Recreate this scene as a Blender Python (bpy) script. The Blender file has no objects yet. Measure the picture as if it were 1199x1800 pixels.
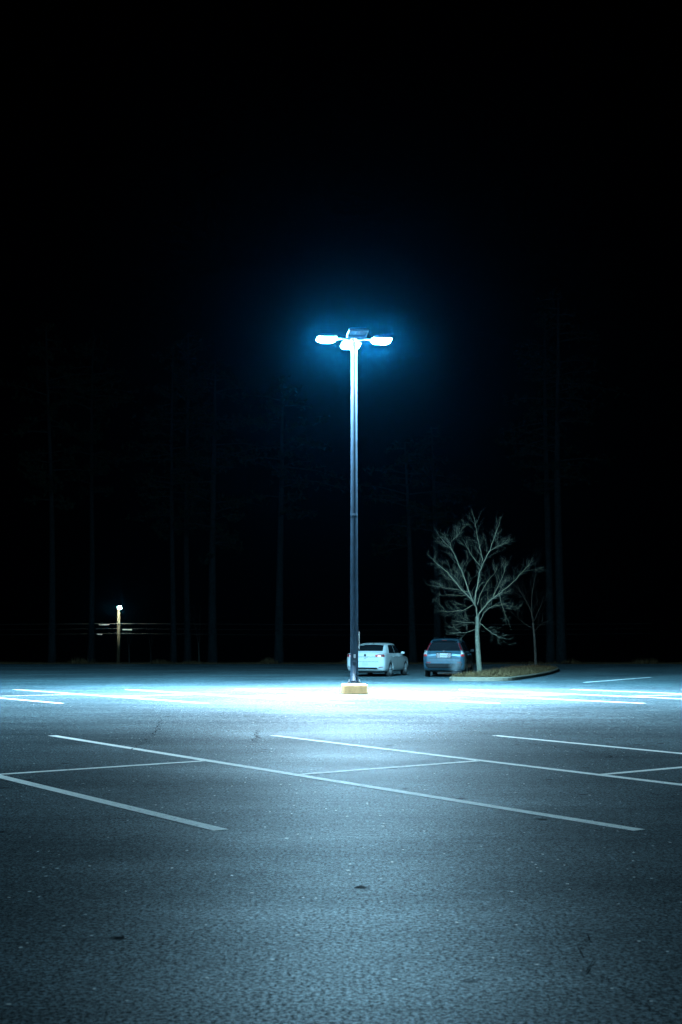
import bpy, bmesh, math, random
from mathutils import Vector, Matrix
from mathutils.bvhtree import BVHTree

S = bpy.context.scene
COL = S.collection
R = math.radians

# ------------------------------------------------------------------ camera
cam_d = bpy.data.cameras.new('camera')
cam_d.sensor_fit = 'VERTICAL'
cam_d.sensor_height = 36.0
cam_d.lens = 2330 / 1800 * 36.0
cam_d.clip_start = 0.1
cam_d.clip_end = 3000
cam_d.dof.use_dof = True
cam_d.dof.focus_distance = 17.0
cam_d.dof.aperture_fstop = 4.0
cam = bpy.data.objects.new('camera', cam_d)
COL.objects.link(cam)
cam.location = (0, 0, 1.65)
cam.rotation_euler = (R(90 + 5.05), 0, 0)
S.camera = cam

# ------------------------------------------------------------------ night sky
world = bpy.data.worlds.new('World')
S.world = world
world.use_nodes = True
wn = world.node_tree
bg = wn.nodes['Background']
sky = wn.nodes.new('ShaderNodeTexSky')
sky.sky_type = 'NISHITA'
sky.sun_disc = False
sky.sun_elevation = R(-9)
sky.sun_rotation = R(200)
wn.links.new(sky.outputs[0], bg.inputs[0])
bg.inputs[1].default_value = 0.05

S.view_settings.view_transform = 'Standard'
S.view_settings.look = 'None'
S.view_settings.exposure = 0.0
S.view_settings.gamma = 1.0
S.cycles.use_denoising = True
S.cycles.max_bounces = 6
S.cycles.diffuse_bounces = 3
S.cycles.glossy_bounces = 3
S.cycles.volume_bounces = 0
S.cycles.sample_clamp_indirect = 4.0
S.cycles.use_light_tree = True

LAMP = 15000.0            # luminance of the lamp lenses
BEAM = 40000.0           # power of the downward beam of each lit head
BEAM_COL = (0.74, 0.85, 1.0)
LAMP_COL = (0.28, 0.72, 1.0)
HAZE = 0.24e-4

# ------------------------------------------------------------------ helpers
def tag(o, label=None, cat=None, group=None, kind=None):
    if label: o['label'] = label
    if cat: o['category'] = cat
    if group: o['group'] = group
    if kind: o['kind'] = kind
    return o

def empty(name, loc=(0, 0, 0), rz=0.0):
    o = bpy.data.objects.new(name, None)
    o.location = loc
    o.rotation_euler = (0, 0, rz)
    o.empty_display_size = 0.3
    COL.objects.link(o)
    return o

def link(name, me, mat=None, parent=None, loc=None):
    o = bpy.data.objects.new(name, me)
    COL.objects.link(o)
    if mat is not None and not me.materials: me.materials.append(mat)
    if parent: o.parent = parent
    if loc: o.location = loc
    return o

class MB:
    """collects simple shapes into one mesh"""
    def __init__(s): s.v = []; s.f = []
    def add(s, vs, fs):
        b = len(s.v)
        s.v += [tuple(v) for v in vs]
        s.f += [tuple(b + i for i in f) for f in fs]
    def box(s, c, d, rz=0.0, taper=1.0):
        vs = []
        for z in (-1, 1):
            t = taper if z > 0 else 1.0
            for x, y in ((-1, -1), (1, -1), (1, 1), (-1, 1)):
                px, py = x * d[0] / 2 * t, y * d[1] / 2 * t
                ca, sa = math.cos(rz), math.sin(rz)
                vs.append((c[0] + px * ca - py * sa, c[1] + px * sa + py * ca, c[2] + z * d[2] / 2))
        s.add(vs, [(0, 3, 2, 1), (4, 5, 6, 7), (0, 1, 5, 4), (1, 2, 6, 5), (2, 3, 7, 6), (3, 0, 4, 7)])
    def tube(s, pts, rads, n=8, cap=True):
        pts = [Vector(p) for p in pts]
        rings = []
        up = Vector((0, 0, 1))
        prev = None
        for i, p in enumerate(pts):
            a = pts[max(i - 1, 0)]; b = pts[min(i + 1, len(pts) - 1)]
            t = (b - a).normalized()
            if prev is None:
                ref = Vector((1, 0, 0)) if abs(t.z) > 0.9 else up
                u = t.cross(ref).normalized()
            else:
                u = (prev - t * prev.dot(t)).normalized()
            prev = u
            w = t.cross(u)
            r = rads[i] if hasattr(rads, '__len__') else rads
            rings.append([p + (u * math.cos(2 * math.pi * k / n) + w * math.sin(2 * math.pi * k / n)) * r for k in range(n)])
        vs = [q for rg in rings for q in rg]
        fs = []
        for i in range(len(pts) - 1):
            for k in range(n):
                fs.append((i * n + k, i * n + (k + 1) % n, (i + 1) * n + (k + 1) % n, (i + 1) * n + k))
        if cap:
            fs.append(tuple(range(n - 1, -1, -1)))
            fs.append(tuple((len(pts) - 1) * n + k for k in range(n)))
        s.add(vs, fs)
    def lathe(s, prof, n=32, c=(0, 0, 0), axis='z', sx=1, sy=1):
        vs = []
        for r, h in prof:
            for k in range(n):
                a = 2 * math.pi * k / n
                x, y = r * math.cos(a) * sx, r * math.sin(a) * sy
                if axis == 'z': vs.append((c[0] + x, c[1] + y, c[2] + h))
                else: vs.append((c[0] + x, c[1] + h, c[2] + y))
        fs = []
        for i in range(len(prof) - 1):
            for k in range(n):
                fs.append((i * n + k, i * n + (k + 1) % n, (i + 1) * n + (k + 1) % n, (i + 1) * n + k))
        s.add(vs, fs)
    def build(s, name, mat, parent=None, smooth=False, bevel=0.0, loc=None):
        me = bpy.data.meshes.new(name)
        me.from_pydata(s.v, [], s.f)
        bm = bmesh.new(); bm.from_mesh(me)
        if bevel:
            bmesh.ops.bevel(bm, geom=bm.edges[:], offset=bevel, segments=2, affect='EDGES', profile=0.5)
        bmesh.ops.recalc_face_normals(bm, faces=bm.faces)
        bm.to_mesh(me); bm.free()
        if smooth:
            for p in me.polygons: p.use_smooth = True
        me.update()
        return link(name, me, mat, parent, loc)

# ------------------------------------------------------------------ materials
def new_mat(name):
    m = bpy.data.materials.new(name)
    m.use_nodes = True
    nt = m.node_tree
    return m, nt, nt.nodes['Principled BSDF']

def N(nt, t, **kw):
    n = nt.nodes.new(t)
    for k, v in kw.items(): setattr(n, k, v)
    return n

def noise(nt, scale, detail=6, rough=0.6, vec=None):
    n = N(nt, 'ShaderNodeTexNoise')
    n.inputs['Scale'].default_value = scale
    n.inputs['Detail'].default_value = detail
    n.inputs['Roughness'].default_value = rough
    if vec is not None: nt.links.new(vec, n.inputs['Vector'])
    return n.outputs['Fac']

def ramp(nt, fac, stops):
    r = N(nt, 'ShaderNodeValToRGB')
    e = r.color_ramp.elements
    while len(e) < len(stops): e.new(0.5)
    for el, (p, c) in zip(e, stops):
        el.position = p
        el.color = (c, c, c, 1) if not hasattr(c, '__len__') else (*c, 1)
    nt.links.new(fac, r.inputs[0])
    return r.outputs[0]

def mix(nt, a, b, fac, mode='MIX'):
    m = N(nt, 'ShaderNodeMix', data_type='RGBA', blend_type=mode)
    for sock, v in ((m.inputs[0], fac), (m.inputs[6], a), (m.inputs[7], b)):
        if hasattr(v, 'is_linked') or hasattr(v, 'links'): nt.links.new(v, sock)
        elif hasattr(v, '__len__'): sock.default_value = (*v, 1)
        else: sock.default_value = v
    return m.outputs[2]

def coords(nt, scale=(1, 1, 1)):
    c = N(nt, 'ShaderNodeTexCoord')
    mp = N(nt, 'ShaderNodeMapping')
    mp.inputs['Scale'].default_value = scale
    nt.links.new(c.outputs['Object'], mp.inputs['Vector'])
    return mp.outputs[0]

def bump(nt, bsdf, h, strength, dist):
    b = N(nt, 'ShaderNodeBump')
    b.inputs['Strength'].default_value = strength
    b.inputs['Distance'].default_value = dist
    nt.links.new(h, b.inputs['Height'])
    nt.links.new(b.outputs[0], bsdf.inputs['Normal'])

def plain(name, col, rough=0.6, metal=0.0, var=0.15, scale=6.0, spec=0.5, coat=0.0, bmp=0.0):
    m, nt, b = new_mat(name)
    v = coords(nt)
    f = noise(nt, scale, 8, 0.65, v)
    lo = tuple(c * (1 - var) for c in col); hi = tuple(min(1, c * (1 + var)) for c in col)
    nt.links.new(ramp(nt, f, [(0.3, lo), (0.7, hi)]), b.inputs['Base Color'])
    b.inputs['Roughness'].default_value = rough
    b.inputs['Metallic'].default_value = metal
    b.inputs['Specular IOR Level'].default_value = spec
    b.inputs['Coat Weight'].default_value = coat
    if bmp: bump(nt, b, noise(nt, scale * 6, 6, 0.7, v), 0.5, bmp)
    return m

def emit(name, col, strength):
    m, nt, b = new_mat(name)
    b.inputs['Base Color'].default_value = (0.8, 0.8, 0.8, 1)
    b.inputs['Emission Color'].default_value = (*col, 1)
    b.inputs['Emission Strength'].default_value = strength
    return m

def asphalt_mat():
    m, nt, b = new_mat('asphalt')
    v = coords(nt)
    big = ramp(nt, noise(nt, 0.22, 5, 0.55, v), [(0.36, 0.72), (0.64, 1.15)])
    vs = coords(nt, (0.25, 1.1, 1))
    streak = ramp(nt, noise(nt, 0.9, 6, 0.65, vs), [(0.36, 0.80), (0.64, 1.10)])
    mid = ramp(nt, noise(nt, 10, 8, 0.8, v), [(0.36, 0.40), (0.64, 1.7)])
    fine = ramp(nt, noise(nt, 42, 4, 0.85, v), [(0.42, 0.12), (0.58, 2.1)])
    col = mix(nt, (0.036, 0.054, 0.060), big, 1.0, 'MULTIPLY')
    col = mix(nt, col, streak, 1.0, 'MULTIPLY')
    col = mix(nt, col, mid, 1.0, 'MULTIPLY')
    col = mix(nt, col, fine, 1.0, 'MULTIPLY')
    # dark pits and oil drips, one irregular spot in a few of the cells
    wv = N(nt, 'ShaderNodeMix', data_type='RGBA')
    wv.inputs[0].default_value = 0.10
    nt.links.new(v, wv.inputs[6])
    wn_ = N(nt, 'ShaderNodeTexNoise'); wn_.inputs['Scale'].default_value = 5
    nt.links.new(v, wn_.inputs['Vector']); nt.links.new(wn_.outputs['Color'], wv.inputs[7])
    def spots(scale, radius, keep, soft=0.6):
        vo = N(nt, 'ShaderNodeTexVoronoi'); vo.inputs['Scale'].default_value = scale
        nt.links.new(wv.outputs[2], vo.inputs['Vector'])
        d = N(nt, 'ShaderNodeMapRange'); d.inputs[1].default_value = radius; d.inputs[2].default_value = radius * soft
        d.inputs[3].default_value = 0; d.inputs[4].default_value = 1
        nt.links.new(vo.outputs['Distance'], d.inputs[0])
        sp = N(nt, 'ShaderNodeSeparateColor'); nt.links.new(vo.outputs['Color'], sp.inputs[0])
        g = N(nt, 'ShaderNodeMath', operation='LESS_THAN'); g.inputs[1].default_value = keep
        nt.links.new(sp.outputs[0], g.inputs[0])
        k = N(nt, 'ShaderNodeMath', operation='MULTIPLY')
        nt.links.new(d.outputs[0], k.inputs[0]); nt.links.new(g.outputs[0], k.inputs[1])
        return k.outputs[0]
    pits = spots(1.9, 0.12, 0.42)
    pit_f = N(nt, 'ShaderNodeMath', operation='MULTIPLY'); pit_f.inputs[1].default_value = 0.85
    nt.links.new(pits, pit_f.inputs[0])
    col = mix(nt, col, (0.012, 0.013, 0.013), pit_f.outputs[0])
    # pale stones and quartz chips in the binder, their glints painted in as bright colour
    chips = spots(11.0, 0.13, 0.22)
    col = mix(nt, col, (0.55, 0.55, 0.52), chips)
    inv = ramp(nt, pits, [(0.0, 1.0), (1.0, 0.12)])
    sheen(nt, b, col, 0.50, 0.021, 0.005, (95, 34), (big, streak, inv))
    return m

def paint_line_mat():
    m, nt, b = new_mat('worn_white_road_paint')
    v = coords(nt)
    w = ramp(nt, noise(nt, 16, 10, 0.75, v), [(0.33, 0.0), (0.44, 1.0)])
    g = ramp(nt, noise(nt, 55, 5, 0.75, v), [(0.30, 0.7), (0.60, 1.0)])
    white = mix(nt, (0.90, 0.88, 0.82), g, 1.0, 'MULTIPLY')
    col = mix(nt, (0.07, 0.08, 0.085), white, w)
    sheen(nt, b, col, 0.50, 0.024, 0.006, (85, 30))
    return m

def sheen(nt, b, col, rough, amount, dist, scales, mods=()):
    """matt surface with a weak grazing gloss of fixed amount"""
    nt.nodes.remove(b)
    d = N(nt, 'ShaderNodeBsdfDiffuse'); d.inputs['Roughness'].default_value = 0.6
    g = N(nt, 'ShaderNodeBsdfGlossy'); g.inputs['Roughness'].default_value = rough
    m = N(nt, 'ShaderNodeMixShader')
    nt.links.new(col, d.inputs['Color'])
    v = coords(nt)
    h = N(nt, 'ShaderNodeMath', operation='ADD')
    nt.links.new(noise(nt, scales[0], 4, 0.8, v), h.inputs[0]); nt.links.new(noise(nt, scales[1], 6, 0.7, v), h.inputs[1])
    bp = N(nt, 'ShaderNodeBump'); bp.inputs['Strength'].default_value = 0.7; bp.inputs['Distance'].default_value = dist
    nt.links.new(h.outputs[0], bp.inputs['Height'])
    nt.links.new(bp.outputs[0], d.inputs['Normal'])
    bp2 = N(nt, 'ShaderNodeBump'); bp2.inputs['Strength'].default_value = 0.35; bp2.inputs['Distance'].default_value = dist * .5
    nt.links.new(h.outputs[0], bp2.inputs['Height'])
    nt.links.new(bp2.outputs[0], g.inputs['Normal'])
    f = ramp(nt, noise(nt, 42, 4, 0.85, v), [(0.42, amount * .15), (0.58, amount * 2.1)])
    for q in mods: f = mix(nt, f, q, 1.0, 'MULTIPLY')
    nt.links.new(f, m.inputs[0]); nt.links.new(d.outputs[0], m.inputs[1]); nt.links.new(g.outputs[0], m.inputs[2])
    nt.links.new(m.outputs[0], nt.nodes['Material Output'].inputs['Surface'])

def litter_mat():
    m, nt, b = new_mat('dry_leaf_litter')
    v = coords(nt)
    col = ramp(nt, noise(nt, 18, 8, 0.8, v), [(0.30, (0.02, 0.013, 0.006)), (0.5, (0.07, 0.042, 0.02)), (0.72, (0.12, 0.07, 0.033))])
    nt.links.new(col, b.inputs['Base Color']); b.inputs['Roughness'].default_value = 0.95
    b.inputs['Specular IOR Level'].default_value = 0.1
    bump(nt, b, noise(nt, 30, 6, 0.8, v), 0.8, 0.03)
    return m

M = {}
M['asphalt'] = asphalt_mat()
M['line'] = paint_line_mat()
M['crack'] = plain('tar_crack', (0.010, 0.011, 0.012), 1.0, scale=20, spec=0.0)
M['soil'] = plain('dark_verge_soil', (0.022, 0.02, 0.014), 0.95, var=0.5, scale=3, spec=0.1, bmp=0.03)
M['litter'] = litter_mat()
M['kerb'] = plain('kerb_concrete', (0.12, 0.10, 0.07), 0.85, var=0.25, scale=7, bmp=0.006)
M['footing'] = plain('faded_yellow_concrete', (0.36, 0.20, 0.075), 0.8, var=0.22, scale=9, bmp=0.006)
M['bronze'] = plain('dark_blue_pole_paint', (0.004, 0.012, 0.020), 0.5, 0.0, var=0.3, scale=4, spec=0.15)
M['steel'] = plain('galvanised_steel', (0.35, 0.36, 0.36), 0.4, 0.9, scale=20)
M['plate_white'] = plain('white_plate', (0.34, 0.35, 0.35), 0.45, scale=30, var=0.06)
M['housing'] = plain('lamp_housing_paint', (0.10, 0.12, 0.14), 0.5, scale=5)
M['reflector'] = plain('lamp_reflector', (0.16, 0.24, 0.30), 0.35, 0.5, scale=5)
M['lens_lit'] = emit('lit_lamp_lens', LAMP_COL, LAMP)
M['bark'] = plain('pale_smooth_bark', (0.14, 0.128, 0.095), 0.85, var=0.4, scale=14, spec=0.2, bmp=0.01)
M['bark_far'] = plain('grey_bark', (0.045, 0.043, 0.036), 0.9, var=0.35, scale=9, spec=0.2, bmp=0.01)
M['pine_bark'] = plain('pine_bark', (0.012, 0.017, 0.018), 0.95, var=0.5, scale=5, spec=0.0, bmp=0.03)
M['needles'] = plain('pine_needles', (0.009, 0.018, 0.011), 0.9, var=0.5, scale=1.5, spec=0.0)
M['straw'] = plain('dry_grass_blades', (0.08, 0.048, 0.022), 0.9, var=0.5, scale=5, spec=0.1)
M['wood_pole'] = plain('weathered_utility_pole', (0.17, 0.13, 0.082), 0.9, var=0.35, scale=5, spec=0.1, bmp=0.01)
M['cable'] = plain('cable_sheath', (0.06, 0.06, 0.055), 0.6, scale=3)
M['far_lamp'] = emit('far_lamp_glass', (0.72, 1.0, 0.95), 520.0)
M['white_paint'] = plain('white_car_paint', (0.42, 0.425, 0.42), 0.36, var=0.03, scale=1, coat=0.8)
M['blue_paint'] = plain('light_blue_metallic_car_paint', (0.028, 0.075, 0.105), 0.34, 0.35, var=0.05, scale=1, coat=0.8)
M['glass'] = plain('dark_car_glass', (0.006, 0.008, 0.010), 0.06, var=0.1, scale=1, spec=0.25)
M['rubber'] = plain('tyre_rubber', (0.018, 0.018, 0.018), 0.85, scale=20)
M['alloy'] = plain('alloy_wheel', (0.42, 0.43, 0.44), 0.35, 0.8, scale=8)
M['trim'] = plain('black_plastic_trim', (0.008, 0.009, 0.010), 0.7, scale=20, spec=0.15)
M['chrome'] = plain('chrome', (0.75, 0.76, 0.78), 0.15, 1.0, scale=10, var=0.03)
M['red_lens'] = plain('red_tail_lamp', (0.42, 0.02, 0.02), 0.3, var=0.2, scale=12, coat=0.15)
M['red_dark'] = plain('dark_red_tail_lamp', (0.13, 0.004, 0.006), 0.3, var=0.2, scale=12, coat=0.15)
M['clear_lens'] = plain('clear_lamp_lens', (0.35, 0.34, 0.34), 0.15, var=0.15, scale=20, coat=1.0)
M['number_plate'] = plain('number_plate', (0.34, 0.33, 0.32), 0.4, var=0.08, scale=18)
M['plate_ink'] = plain('plate_ink', (0.16, 0.12, 0.13), 0.6, scale=20)
M['tail_glow'] = emit('emissive_tail_lamp', (1.0, 0.16, 0.13), 0.9)
M['head_glow'] = emit('lit_head_lamp', (1.0, 0.62, 0.32), 30.0)

# ------------------------------------------------------------------ terrain
def gz(y):
    if y < 23: return 0.0
    if y < 95: return -0.0115 * (y - 23)
    z = -0.0115 * 72
    if y < 220: return z - 0.031 * (y - 95)
    return z - 0.031 * 125

YS = [-14, -5, 0, 5, 10, 14, 18, 21, 23, 26, 30, 36, 42, 50, 60, 70, 80, 90, 95]
def sheet(name, xs, ys, dz, mat, thick=0.0):
    vs = [(x, y, gz(y) + dz) for y in ys for x in xs]
    nx = len(xs)
    fs = [(j * nx + i, j * nx + i + 1, (j + 1) * nx + i + 1, (j + 1) * nx + i) for j in range(len(ys) - 1) for i in range(nx - 1)]
    mb = MB(); mb.add(vs, fs)
    o = mb.build(name, mat)
    return tag(o, kind='structure')

far_y = [-60, -14] + YS[1:] + [110, 130, 160, 220, 400, 800, 1500]
sheet('ground', [-1200, -300, -80, -40, 0, 40, 80, 300, 1200], far_y, -0.03, M['soil'])
sheet('parking_lot', [-70, -40, -20, 0, 20, 40, 70], YS, 0.0, M['asphalt'])

U = Vector((math.cos(R(-54.5)), math.sin(R(-54.5))))
V = Vector((math.cos(R(35.5)), math.sin(R(35.5))))
def stripe(name, a, b, w, mat, dz=0.004):
    a, b = Vector(a), Vector(b)
    t = (b - a).normalized(); p = Vector((-t.y, t.x)) * (w / 2)
    n = max(2, int((b - a).length / 0.5))
    vs = []
    for i in range(n + 1):
        c = a.lerp(b, i / n)
        for q in (c - p, c + p):
            vs.append((q.x, q.y, gz(q.y) + dz))
    # drop the strip onto the facets of the sheet
    out = []
    for x, y, z in vs:
        for k in range(len(YS) - 1):
            if YS[k] <= y <= YS[k + 1]:
                f = (y - YS[k]) / (YS[k + 1] - YS[k])
                z = gz(YS[k]) * (1 - f) + gz(YS[k + 1]) * f + dz
        out.append((x, y, z))
    mb = MB(); mb.add(out, [(2 * i, 2 * i + 1, 2 * i + 3, 2 * i + 2) for i in range(n)])
    o = mb.build(name, mat)
    return tag(o, kind='structure')

SP = 3.44
def stall_row(x_far, y_far, k0, k1, short=()):
    """a double row of slanted stalls: long lines and the saw-tooth of head lines between them"""
    for k in range(k0, k1):
        f = Vector((x_far + SP * k, y_far))
        stripe('parking_line', f, f + U * 11.96, 0.14, M['line'])
        s = f + U * 6.85
        stripe('parking_line', s + V * 0.06, s + V * 2.74, 0.115, M['line'])
stall_row(-4.49, 20.83, -6, 8)
stall_row(-10.10, 41.3, -6, 9)
stripe('parking_line', (8.9, 48.9), (13.1, 56.5), 0.115, M['line'])

rnd = random.Random(4)
def crack(pts, w):
    vs = []; n = 0
    P = []
    for (a, b) in zip(pts[:-1], pts[1:]):
        a, b = Vector(a), Vector(b)
        m = max(2, int((b - a).length / 0.10))
        for i in range(m):
            P.append(a.lerp(b, i / m))
    P = [p + Vector((rnd.uniform(-.04, .04) + .05 * math.sin(i * .9) * math.cos(i * .37), rnd.uniform(-.08, .08))) for i, p in enumerate(P)]
    for i, p in enumerate(P):
        t = (P[min(i + 1, len(P) - 1)] - P[max(i - 1, 0)]).normalized()
        q = Vector((-t.y, t.x)) * w * rnd.uniform(0.15, 1.0) / 2
        for s in (-1, 1):
            c = p + q * s
            vs.append((c.x, c.y, gz(c.y) + 0.006))
    mb = MB(); mb.add(vs, [(2 * i, 2 * i + 1, 2 * i + 3, 2 * i + 2) for i in range(len(P) - 1)])
    tag(mb.build('pavement_crack', M['crack']), kind='structure')
crack([(-3.33, 24.7), (-3.0, 21.8), (-2.85, 19.2), (-2.9, 18.3)], 0.022)
crack([(-1.38, 21.9), (-1.32, 21.0), (-1.25, 19.6)], 0.03)
crack([(2.0, 22.5), (2.6, 19.6), (3.3, 18.3), (3.5, 17.2)], 0.02)
crack([(1.28, 7.4), (1.22, 6.9), (1.25, 6.4), (1.42, 5.6)], 0.008)
crack([(-2.6, 11.6), (-1.6, 11.9), (-0.6, 12.4), (0.6, 12.5)], 0.015)
crack([(-6.5, 13.6), (-2.2, 14.3), (2.5, 14.1), (6.5, 14.2)], 0.012)
crack([(2.9, 14.0), (3.3, 13.2), (3.5, 12.4)], 0.02)
crack([(-3.0, 9.6), (-1.8, 10.6), (-0.9, 10.9)], 0.010)

# far edge of the lot: low kerb and a grass verge
def kerb_path(name, pts, w, h, closed=False):
    P = [Vector(p) for p in pts]
    n = len(P); vs = []; fs = []
    cen = sum(P, Vector((0, 0))) / n
    for i, p in enumerate(P):
        a = P[(i - 1) % n] if (closed or i > 0) else p
        b = P[(i + 1) % n] if (closed or i < n - 1) else p
        t = (b - a).normalized(); q = Vector((-t.y, t.x))
        if closed and q.dot(cen - p) < 0: q = -q
        for off, z in ((0, -0.05), (0.015, h - 0.03), (0.05, h), (w, h), (w, -0.05)):
            c = p + q * off
            vs.append((c.x, c.y, gz(p.y) + z))
    m = 5
    for i in range(n if closed else n - 1):
        j = (i + 1) % n
        for k in range(m - 1):
            fs.append((i * m + k, i * m + k + 1, j * m + k + 1, j * m + k))
    mb = MB(); mb.add(vs, fs)
    return tag(mb.build(name, M['kerb']), kind='structure')

# planting island beside the blue car
isl = [(4.02, 51.3), (4.6, 50.75), (5.6, 50.6), (6.5, 50.9), (7.2, 53.0), (8.6, 57.5), (10.0, 63.0), (11.2, 68.5), (11.9, 72.5),
       (11.7, 74.0), (11.0, 74.5), (10.0, 73.5), (8.8, 70.0), (7.4, 65.0), (6.35, 60.5), (5.55, 56.5), (4.65, 53.2)]
def smooth_poly(P, it=2):
    for _ in range(it):
        Q = []
        for i in range(len(P)):
            a, b = Vector(P[i]), Vector(P[(i + 1) % len(P)])
            Q += [a.lerp(b, .25), a.lerp(b, .75)]
        P = Q
    return P
isl_s = smooth_poly(isl)
kerb_path('island_kerb', isl_s, 0.16, 0.15, True)
def inside(p, P):
    c = False
    for i in range(len(P)):
        a, b = P[i], P[i - 1]
        if (a[1] > p[1]) != (b[1] > p[1]) and p[0] < (b[0] - a[0]) * (p[1] - a[1]) / (b[1] - a[1]) + a[0]: c = not c
    return c
def seg_d(p, P):
    best = 9e9
    for i in range(len(P)):
        a, b = Vector(P[i - 1]), Vector(P[i]); ab = b - a
        t = max(0, min(1, (p - a).dot(ab) / ab.length_squared))
        best = min(best, (p - a - ab * t).length)
    return best
def mound_z(x, y):
    d = seg_d(Vector((x, y)), isl_s)
    return gz(y) + 0.11 + 0.16 * (1 - math.exp(-d / 0.8)) + 0.02 * math.sin(x * 5) * math.sin(y * 3)
def make_mound():
    mb = MB(); step = 0.3; idx = {}
    vs = []; fs = []
    x0, y0 = 3.5, 50.0
    nx, ny = 42, 98
    for j in range(ny + 1):
        for i in range(nx + 1):
            x, y = x0 + i * step, y0 + j * step
            vs.append((x, y, mound_z(x, y) if inside((x, y), isl_s) else gz(y) + 0.10))
    for j in range(ny):
        for i in range(nx):
            cx, cy = x0 + (i + .5) * step, y0 + (j + .5) * step
            if inside((cx, cy), isl_s) and seg_d(Vector((cx, cy)), isl_s) > 0.22:
                a = j * (nx + 1) + i
                fs.append((a, a + 1, a + nx + 2, a + nx + 1))
    mb.add(vs, fs)
    o = mb.build('planting_bed', M['litter'], smooth=True)
    bm = bmesh.new(); bm.from_mesh(o.data)
    bmesh.ops.delete(bm, geom=[v for v in bm.verts if not v.link_faces], context='VERTS')
    bm.to_mesh(o.data); bm.free()
    tag(o, kind='structure')
make_mound()
def make_litter():
    r = random.Random(9); mb = MB()
    k = 0
    while k < 9000:
        y = 50.6 + 27 * r.random() ** 2.0; x = r.uniform(4, 15)
        if not inside((x, y), isl_s): continue
        k += 1
        if seg_d(Vector((x, y)), isl_s) < 0.12: continue
        z = mound_z(x, y)
        if k % 3 == 0:      # blade
            h = r.uniform(.05, .20); a = r.uniform(0, 6.28); w = .012
            dx, dy = math.cos(a) * w, math.sin(a) * w; lx, ly = r.uniform(-.1, .1), r.uniform(-.1, .1)
            mb.add([(x - dx, y - dy, z - .02), (x + dx, y + dy, z - .02), (x + lx, y + ly, z + h)], [(0, 1, 2)])
        else:               # fallen leaf
            s = r.uniform(.03, .07); a = r.uniform(0, 6.28); t = r.uniform(0, .06)
            ca, sa = math.cos(a) * s, math.sin(a) * s
            mb.add([(x - ca, y - sa, z + .01), (x + sa * .5, y - ca * .5, z + t), (x + ca, y + sa, z + .02), (x - sa * .5, y + ca * .5, z + t * .5)], [(0, 1, 2, 3)])
    tag(mb.build('dry_leaves_and_grass', M['straw']), 'dry brown leaves and grass blades covering the planting island', 'leaf litter', kind='stuff')
make_litter()
def make_verge():
    r = random.Random(3); mb = MB()
    for k in range(16000):
        x = r.uniform(-45, 45); y = 95.2 + 6 * r.random() ** 1.5; z = gz(y) + .0
        h = r.uniform(.06, .20) * (1 + 1.6 * max(0, math.sin(x * .9) + math.sin(x * 2.3 + 1) - .6)); a = r.uniform(0, 6.28); w = .03
        dx, dy = math.cos(a) * w, math.sin(a) * w
        mb.add([(x - dx, y - dy, z - .04), (x + dx, y + dy, z - .04), (x + r.uniform(-.1, .1), y, z + h)], [(0, 1, 2)])
    tag(mb.build('verge_grass', M['straw']), 'strip of rough grass along the far edge of the parking lot', 'grass', kind='stuff')
make_verge()

# ------------------------------------------------------------------ tall lamp with four heads
PX, PY = 0.375, 37.75
PZ = gz(PY)
HZ = 10.02      # height of the lamp arms
def square_profile(a, n=8, r=0.18):
    pts = []
    for cx, cy, s in ((1, 1, 0), (-1, 1, 90), (-1, -1, 180), (1, -1, 270)):
        for k in range(n + 1):
            t = R(s + 90 * k / n)
            pts.append(((1 - r) * cx * a + r * a * math.cos(t), (1 - r) * cy * a + r * a * math.sin(t)))
    return pts
def loft_rings(rings, cap0=True, cap1=True):
    n = len(rings[0]); vs = [q for rg in rings for q in rg]; fs = []
    for i in range(len(rings) - 1):
        for k in range(n):
            fs.append((i * n + k, i * n + (k + 1) % n, (i + 1) * n + (k + 1) % n, (i + 1) * n + k))
    if cap0: fs.append(tuple(range(n - 1, -1, -1)))
    if cap1: fs.append(tuple((len(rings) - 1) * n + k for k in range(n)))
    return vs, fs
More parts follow.
